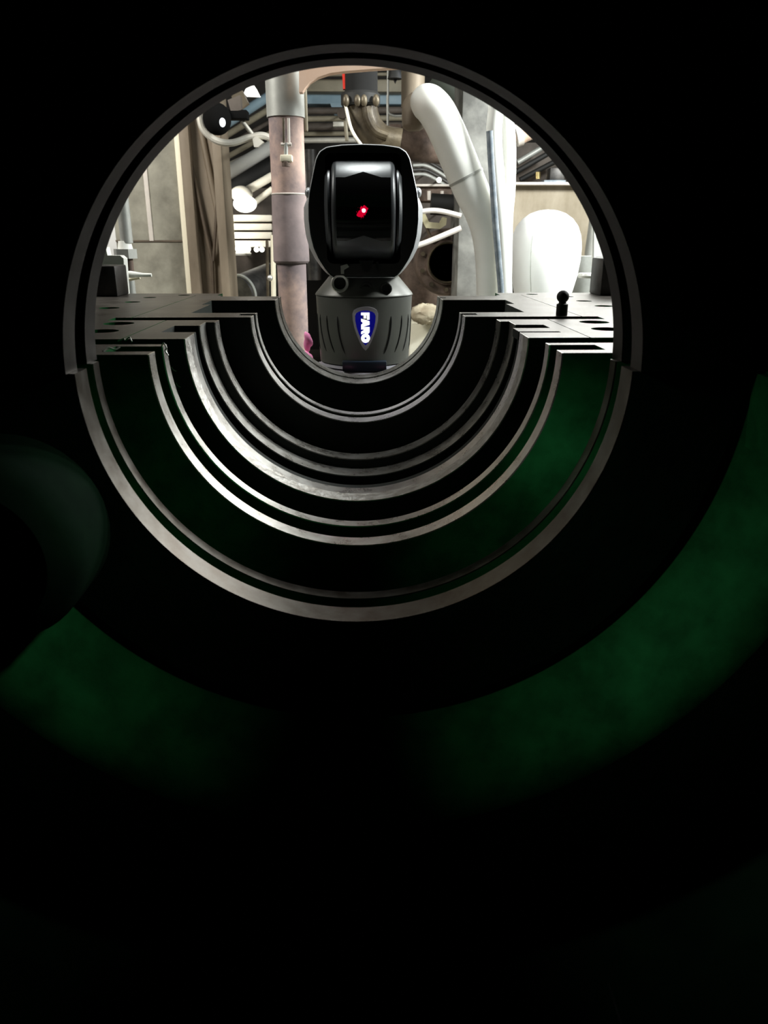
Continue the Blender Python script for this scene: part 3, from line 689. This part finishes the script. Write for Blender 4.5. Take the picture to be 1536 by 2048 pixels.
# white lagged pipe
Y = 2.25
t = thing('white_pipe', 'thick white wrapped pipe bending down from upper left to lower right', 'pipe', (P(985, 590, Y).x, Y, FZ))
pp = [(842, 206, .03), (850, 205, .01), (860, 209, 0), (876, 228, 0), (896, 268, 0), (918, 322, 0), (944, 384, 0), (962, 425, 0), (972, 470, 0), (976, 530, 0), (978, 640, 0), (980, 900, 0)]
pts = [P(a, b, Y+d) for a, b, d in pp]
rad_ = [22, 32, 34, 35, 35, 35, 34, 32, 28, 25, 25, 25]
obj('lagging', TB(pts, [r*SC(Y) for r in rad_], 40), 'white_wrap', t)
obj('shaded_bare_end', TB([P(836, 205, Y+.08), P(828, 215, Y+.07), P(827, 232, Y+.06), P(827, 254, Y+.055), P(827, 262, Y+.055)], [22*SC(Y), 23*SC(Y), 23*SC(Y), 22*SC(Y), 12*SC(Y)], 32), 'column_tan', t, label='bare brown pipe end with shade in its colour')  # brown includes the shadow on the underside of the bend
a, b = P(918, 368, Y), P(944, 356, Y)
d = (P(944, 384, Y)-P(918, 322, Y)).normalized(); cen = P(932, 355, Y)
obj('strap', TB([cen-d*.003, cen+d*.003], 35.6*SC(Y), 40), 'galvanised', t, label='thin metal strap')
# grey pillar
Y = 2.8
solo('grey_pillar', box((P(919, 400, Y).x, Y, FZ), (P(985, 400, Y).x, Y+.25, 1.2), .004), 'pillar_grey', 'mottled grey square pillar behind the thick white pipe', 'pillar')
# slim white pipes and the blue cable
Y = 2.2
solo('slim_white_pipe', TB([P(996, 120, Y), P(992, 215, Y), P(988, 270, Y), P(994, 360, Y), P(1004, 470, Y), P(1012, 640, Y), P(1020, 900, Y)], 15*SC(Y), 28), 'white_wrap', 'slim white pipe directly behind the dark blue cable', 'pipe')
Y = 2.35
solo('slim_white_pipe', TB([P(1012, 150, Y), P(1014, 230, Y), P(1018, 300, Y), P(1017, 380, Y), P(1012, 450, Y), P(1010, 640, Y), P(1010, 900, Y)], 13.5*SC(Y), 28), 'white_wrap', 'slim white pipe bulging right, beside the tan concrete beam', 'pipe')
solo('blue_cable', TB([P(979, 262, 2.08), P(982, 320, 2.08), P(986, 380, 2.08), P(991, 450, 2.08), P(997, 520, 2.08), P(1003, 600, 2.08), P(1010, 760, 2.08)], 6.5*SC(2.08), 14), 'cable_blue', 'worn dark blue cable hanging over the slim white pipe', 'cable')
# peach pipe stub and collar at right top
Y = 2.9
t = thing('peach_pipe', 'peach coloured pipe end with a threaded collar below the arch at upper right', 'pipe', P(1055, 290, Y))
obj('pipe_body', TB([P(1030, 272, Y), P(1095, 250, Y), P(1095, 250, Y)+Vector((.3, .3, .05)), P(1095, 250, Y)+Vector((.6, 1.15, .05))], 18*SC(Y), 20), 'peach_plate', t); obj('collar', rod((1031, 272), (1043, 268), Y-.02, 20), 'ledge_light', t)
# dark machine at right with rods
t = thing('dark_machine', 'dark machine with diagonal tubes behind the tan concrete beam at right', 'machine', P(1080, 365, 4.0))
obj('body', pxbox(1000, 285, 1200, 372, 4.1, .4), 'dark_brown', t)
for k, (a, b) in enumerate((((1035, 325), (1090, 292)), ((1030, 345), (1100, 305)), ((1040, 360), (1120, 318)))): obj('tube', rod(a, b, 3.95, 5), 'soft_black' if k else 'galvanised', t)
obj('brass_knob', rod((1076, 344), (1076, 358), 3.6, 5), 'brass', t, label='small brass knob')
t = thing('blue_vise', 'small dark vise with blue foot on the concrete ledge at right', 'vise', P(1110, 366, 3.3))
obj('jaw', pxbox(1100, 335, 1130, 362, 3.4, .06), 'dark_steel', t); obj('foot', pxbox(1088, 360, 1132, 367, 3.38, .07), 'cable_blue', t)
# concrete beam
Y = 3.3
t = thing('concrete_beam', 'stained tan concrete beam with a pale ledge behind the white tank', 'beam', P(1100, 470, Y))
obj('beam_face', pxbox(1000, 369, 1260, 520, Y+.05, .3), 'concrete_tan', t); obj('ledge', pxbox(1000, 364, 1260, 370, Y, .35), 'ledge_light', t)
solo('pump_housing', LT([(22*SC(2.9), FZ), (22*SC(2.9), P(1195, 503, 2.9).z), (18*SC(2.9), P(1195, 430, 2.9).z)], (P(1195, 466, 2.9).x, 2.9, 0), 'Z', 32), 'galvanised', 'pale grey pump housing below the concrete beam at far right', 'pump')
# white tank
Y = 2.48
cx_ = P(1091, 500, Y).x; k_ = SC(Y)
t = thing('white_tank', 'overexposed white bell-shaped tank at the right above the flange', 'tank', (cx_, Y, FZ))
tp = [(.001, FZ), (40*k_, FZ), (44*k_, P(1091, 680, Y).z)]+[(r_*k_, P(1091, v_, Y).z) for r_, v_ in ((52, 610), (60, 580), (67, 550), (70.5, 520), (71, 495), (68, 472), (61, 453), (50, 438), (35, 427), (18, 421), (.1, 419))]
obj('shell', LT(tp, (cx_, Y, 0), 'Z', 64), 'white_tank', t)
sm = [Vector((cx_-r_*k_*sin(.62), Y-r_*k_*cos(.62)-.0005, P(1091, v_, Y).z)) for r_, v_ in ((60, 580), (67, 550), (70.5, 520), (71, 495), (68, 472))]
obj('seam', TB(sm, .0012, 6), 'galvanised', t)

# right rod with disc
Y = 2.1
t = thing('valve_spindle', 'thin white vertical rod with a bright round handwheel at far right', 'valve', P(1187, 592, Y))
obj('rod', rod((1188, 440), (1186, 620), Y, 4), 'white_wrap', t)
obj('handwheel', LT([(21*SC(Y), -.006), (23*SC(Y), 0), (21*SC(Y), .006), (15*SC(Y), .004), (15*SC(Y), -.004)], P(1178, 551, Y), 'Z', 40, True), 'bright_duct', t)
obj('spoke', box(P(1157, 552, Y)-Vector((0, .004, .002)), P(1200, 551, Y)+Vector((0, .004, .002))), 'bright_duct', t)
solo('grey_cylinder', vcyl(1180, 512, 620, 34, 2.6), 'galvanised', 'grey cylinder behind the bright handwheel at far right', 'cylinder')
solo('dark_block', box((P(1197, 560, 1.62).x, 1.60, .0), (P(1197, 560, 1.62).x+.10, 1.68, P(1210, 516, 1.62).z), .003), 'dark_steel', 'dark steel block standing at the far right end of the flange', 'block')
# rusty flange wheel
Y = 3.0
c = P(893, 525, Y); k_ = SC(Y)
t = thing('valve_flange', 'large rusty round valve flange right of the tracker, partly behind the pillar', 'flange', (c.x, Y, c.z-62*k_))
obj('disc', LT([(30*k_, .03), (30*k_, -.02), (36*k_, -.03), (42*k_, -.03), (44*k_, -.015), (60*k_, -.015), (65*k_, 0), (65*k_, .06), (30*k_, .06)], c, 'Y', 64, True), 'rust_brown', t)
obj('inner_plate', LT([(.001, .02), (31*k_, .02), (31*k_, .05), (.001, .05)], c, 'Y', 48), 'dark_brown', t)
obj('rim_ring', LT([(36*k_, -.032), (38*k_, -.038), (40*k_, -.032)], c, 'Y', 64), 'oily_brown', t)
bpm = None
for j in range(10):
    a = 2*pi*j/10+.3; q2 = c+Vector((52*k_*cos(a), -.02, 52*k_*sin(a)))
    obj('bolt', LT([(4.5*k_, -.012), (4.5*k_, .01)], q2, 'Y', 6), 'oily_brown', t)
solo('rusty_casting', pxbox(800, 500, 925, 640, 3.25, .3, .02), 'rust_brown', 'dark rusty casting behind the valve flange', 'casting')
solo('curved_pipe', wire([(836, 424), (865, 421), (890, 424), (922, 432)], 2.7, 5), 'ledge_light', 'upper pale curved pipe right of the tracker', 'pipe')
solo('slanting_pipe', wire([(832, 492), (860, 482), (922, 456)], 2.7, 5.5), 'ledge_light', 'lower pale slanting pipe above the valve flange', 'pipe')
t = thing('olive_clamp', 'olive brown hooked clamp between the two thin pale pipes', 'clamp', P(870, 452, 2.9))
obj('plate', PR([(838, 428), (850, 426), (858, 444), (880, 446), (886, 434), (894, 436), (892, 450), (880, 458), (852, 456)], 2.9, .04), 'olive_bracket', t); obj('strut', rod((842, 430), (862, 476), 2.92, 3), 'brace_dark', t)
solo('dark_motor', rod((862, 408), (925, 412), 3.0, 20), 'soft_black', 'round dark motor just above the curved pale pipe', 'motor')
t = thing('rear_beam', 'grey brown rear beam with small white studs right of the tracker head', 'beam', P(870, 400, 3.4))
obj('beam_body', pxbox(820, 372, 925, 402, 3.4, .2), 'rust_brown', t); obj('ledge', pxbox(820, 368, 925, 373, 3.38, .22), 'ledge_light', t)
for x in (858, 884, 915): obj('stud', rod((x, 382), (x, 400), 3.36, 3.5), 'ledge_light', t)
for k in range(4):
    solo('bent_tube', wire([(826, 322+9*k), (850, 322+9*k), (872, 332+9*k), (900, 350+9*k)], 3.8, 3), 'galvanised' if k % 2 else 'dark_steel', ('topmost', 'second', 'third', 'lowest')[k]+' of four bent tubes right of the tracker head', 'tube', 'bent tubes right of the tracker')
solo('indicator_bulb', sphere(NB(), P(878, 360, 3.3), 5*SC(3.3)), 'lamp_glow_warm', 'single tiny white bulb right of the tracker head', 'bulb')
solo('dark_backdrop_machine', box((P(815, 372, 4.3).x, 4.3, FZ), (P(935, 372, 4.3).x, 4.6, P(870, 300, 4.3).z), .003), 'dark_brown', 'dark brown machine behind the bent tubes', 'machine')
# left tracker neighbour: machinery between rusty pipe and tracker
solo('dark_pipe', vcyl(625, 300, 560, 14, 3.4), 'dark_steel', 'dark vertical pipe between the rusty pipe and the tracker', 'pipe')
# far left small parts
Y = 2.0
t = thing('vertical_fitting', 'grey vertical pipe with hexagonal fitting at the far left end of the flange', 'pipe fitting', P(255, 592, Y))
obj('pipe_body', vcyl(246, 340, 486, 12, Y), 'galvanised', t); obj('collar', vcyl(250, 482, 500, 15, Y, r2=12), 'white_wrap', t)
obj('hex_nut', vcyl(251, 498, 517, 23, Y, 6), 'galvanised', t); obj('stem', vcyl(259, 516, 546, 8, Y), 'rust_brown', t); obj('lower_stem', vcyl(262, 556, 600, 9, Y), 'galvanised', t)
t = thing('bright_tap', 'bright white tapered lever handle next to the white angle bracket', 'handle', P(270, 560, 1.85))
obj('handle', TB([P(246, 549, 1.85), P(262, 549, 1.85), P(285, 550, 1.85), P(303, 550, 1.85)], [5.5*SC(1.85), 7*SC(1.85), 4*SC(1.85), 3.5*SC(1.85)], 16), 'white_wrap', t); obj('underside', rod((250, 561), (280, 555), 1.86, 3), 'cream_edge', t)
solo('angle_bracket', PR([(200, 528), (206, 494), (211, 494), (215, 511), (240, 511), (247, 517), (250, 560), (253, 598), (240, 598), (236, 540), (230, 530), (202, 530)], 1.80, .03), 'white_wrap', 'white stepped angle bracket at the far left edge of the opening', 'bracket')
solo('dark_block', box((P(190, 560, 1.62).x, 1.60, .0), (P(238, 560, 1.62).x, 1.68, P(215, 531, 1.62).z), .003), 'dark_steel', 'dark steel block standing at the far left end of the flange', 'block')
solo('white_board', pxbox(150, 420, 236, 520, 3.2, .1), 'white_tank', 'bright white board left of the grey cabinet', 'board')
# seen through the bore below the tracker
t = solo('concrete_plinth', box((P(815, 700, 3.0).x, 2.9, FZ), (P(1000, 700, 3.0).x, 3.22, P(850, 648, 2.9).z), .01), 'cream_block', 'bright cream concrete plinth seen right of the tracker base', 'plinth')
bm = NB()
sphere(bm, P(852, 628, 2.85), 26*SC(2.85), 1.3, .8, .8, 28)
for v in bm.verts: v.co += Vector((random.uniform(-1, 1), random.uniform(-1, 1), random.uniform(-1, 1)))*.004
lump = solo('sand_lump', bm, 'sand_rock', 'mottled sandy lump on the cream plinth', 'rock', sharp=80)
def rag(px, py, Y, rx, rz, lab):
    bm = NB(); sphere(bm, P(px, py, Y), SC(Y), rx, rx*.8, rz, 24)
    for v in bm.verts:
        d = v.co-P(px, py, Y); v.co += d*.18*sin(d.x*260+d.z*190)
    solo('pink_rag', bm, 'pink_cloth', lab, 'rag', 'pink rags around the tracker', sharp=80)
rag(616, 682, 1.86, 9, 20, 'bright pink rag hanging left of the tracker base')
rag(614, 716, 1.84, 15, 13, 'bright pink rag at the left foot of the tracker')
rag(680, 752, 1.60, 16, 6, 'bright pink rag lying in front of the tracker stand, left')
rag(776, 752, 1.60, 12, 5, 'bright pink rag lying in front of the tracker stand, right')

# ------------------------------------------------------------------ wall brackets: each hung thing is held by an arm running back to what is behind it
def arm(o, px, py, Y0, Y1=YB, r=.006):
    a = P(px, py, Y0); b = P(px, py, Y1)
    if o.name not in ORG: ORG[o.name] = o.location.copy()
    obj('support_arm', TB([a, b], r, 10), 'dark_steel', o)
def find(lab):
    for o in bpy.data.objects:
        if not o.parent and lab in o.get('label', ''): return o
    raise KeyError(lab)
for lab, px, py, Y0, Y1 in (('pale rectangular fitting', 679, 248, 4.52, 4.69), ('grey pipe just above the tracker', 640, 281, 4.71, YB),
        ('small grey junction box', 790, 283, 3.12, 3.29), ('small round dark valve', 686, 229, 2.71, 4.69), ('thin rod with a small fork', 516, 284, 2.61, 4.60),
        ('small overexposed lamp', 486, 503, 3.9, 4.26), ('single tiny white bulb', 878, 360, 3.31, 4.31), ('tan plate bracket', 478, 202, 3.52, 4.60), ('peach coloured pipe end', 1060, 264, 2.95, 2.97),
        ('shiny silver diagonal', 500, 320, 4.45, YB), ('overexposed round white lamp', 488, 404, 3.95, 4.26), ('bright white radiator', 500, 462, 4.03, 4.26), ('lowest of four', 850, 349, 3.81, 4.31), ('topmost of four', 850, 322, 3.81, 4.31),
        ('second of four', 850, 331, 3.81, 4.31), ('third of four', 850, 340, 3.81, 4.31), ('lower pale slanting', 880, 475, 2.71, 4.31), ('upper pale curved', 880, 423, 2.71, 4.31), ('olive brown hooked', 868, 452, 2.93, 4.31)):
    arm(find(lab), px, py, Y0, Y1, .004)
hl = find('dark hanging lamp'); q = P(790, 152, 3.0)
obj('hanger', TB([q, Vector((q.x, q.y, CZ))], .004, 8), 'dark_steel', hl)
for p, k in (((513, 499), 0), ((524, 499), 1)):
    bl = [o for o in bpy.data.objects if o.get('label', '').startswith('tiny bright bulb')][k]
    arm(bl, *p, 3.85, 4.26, .003)
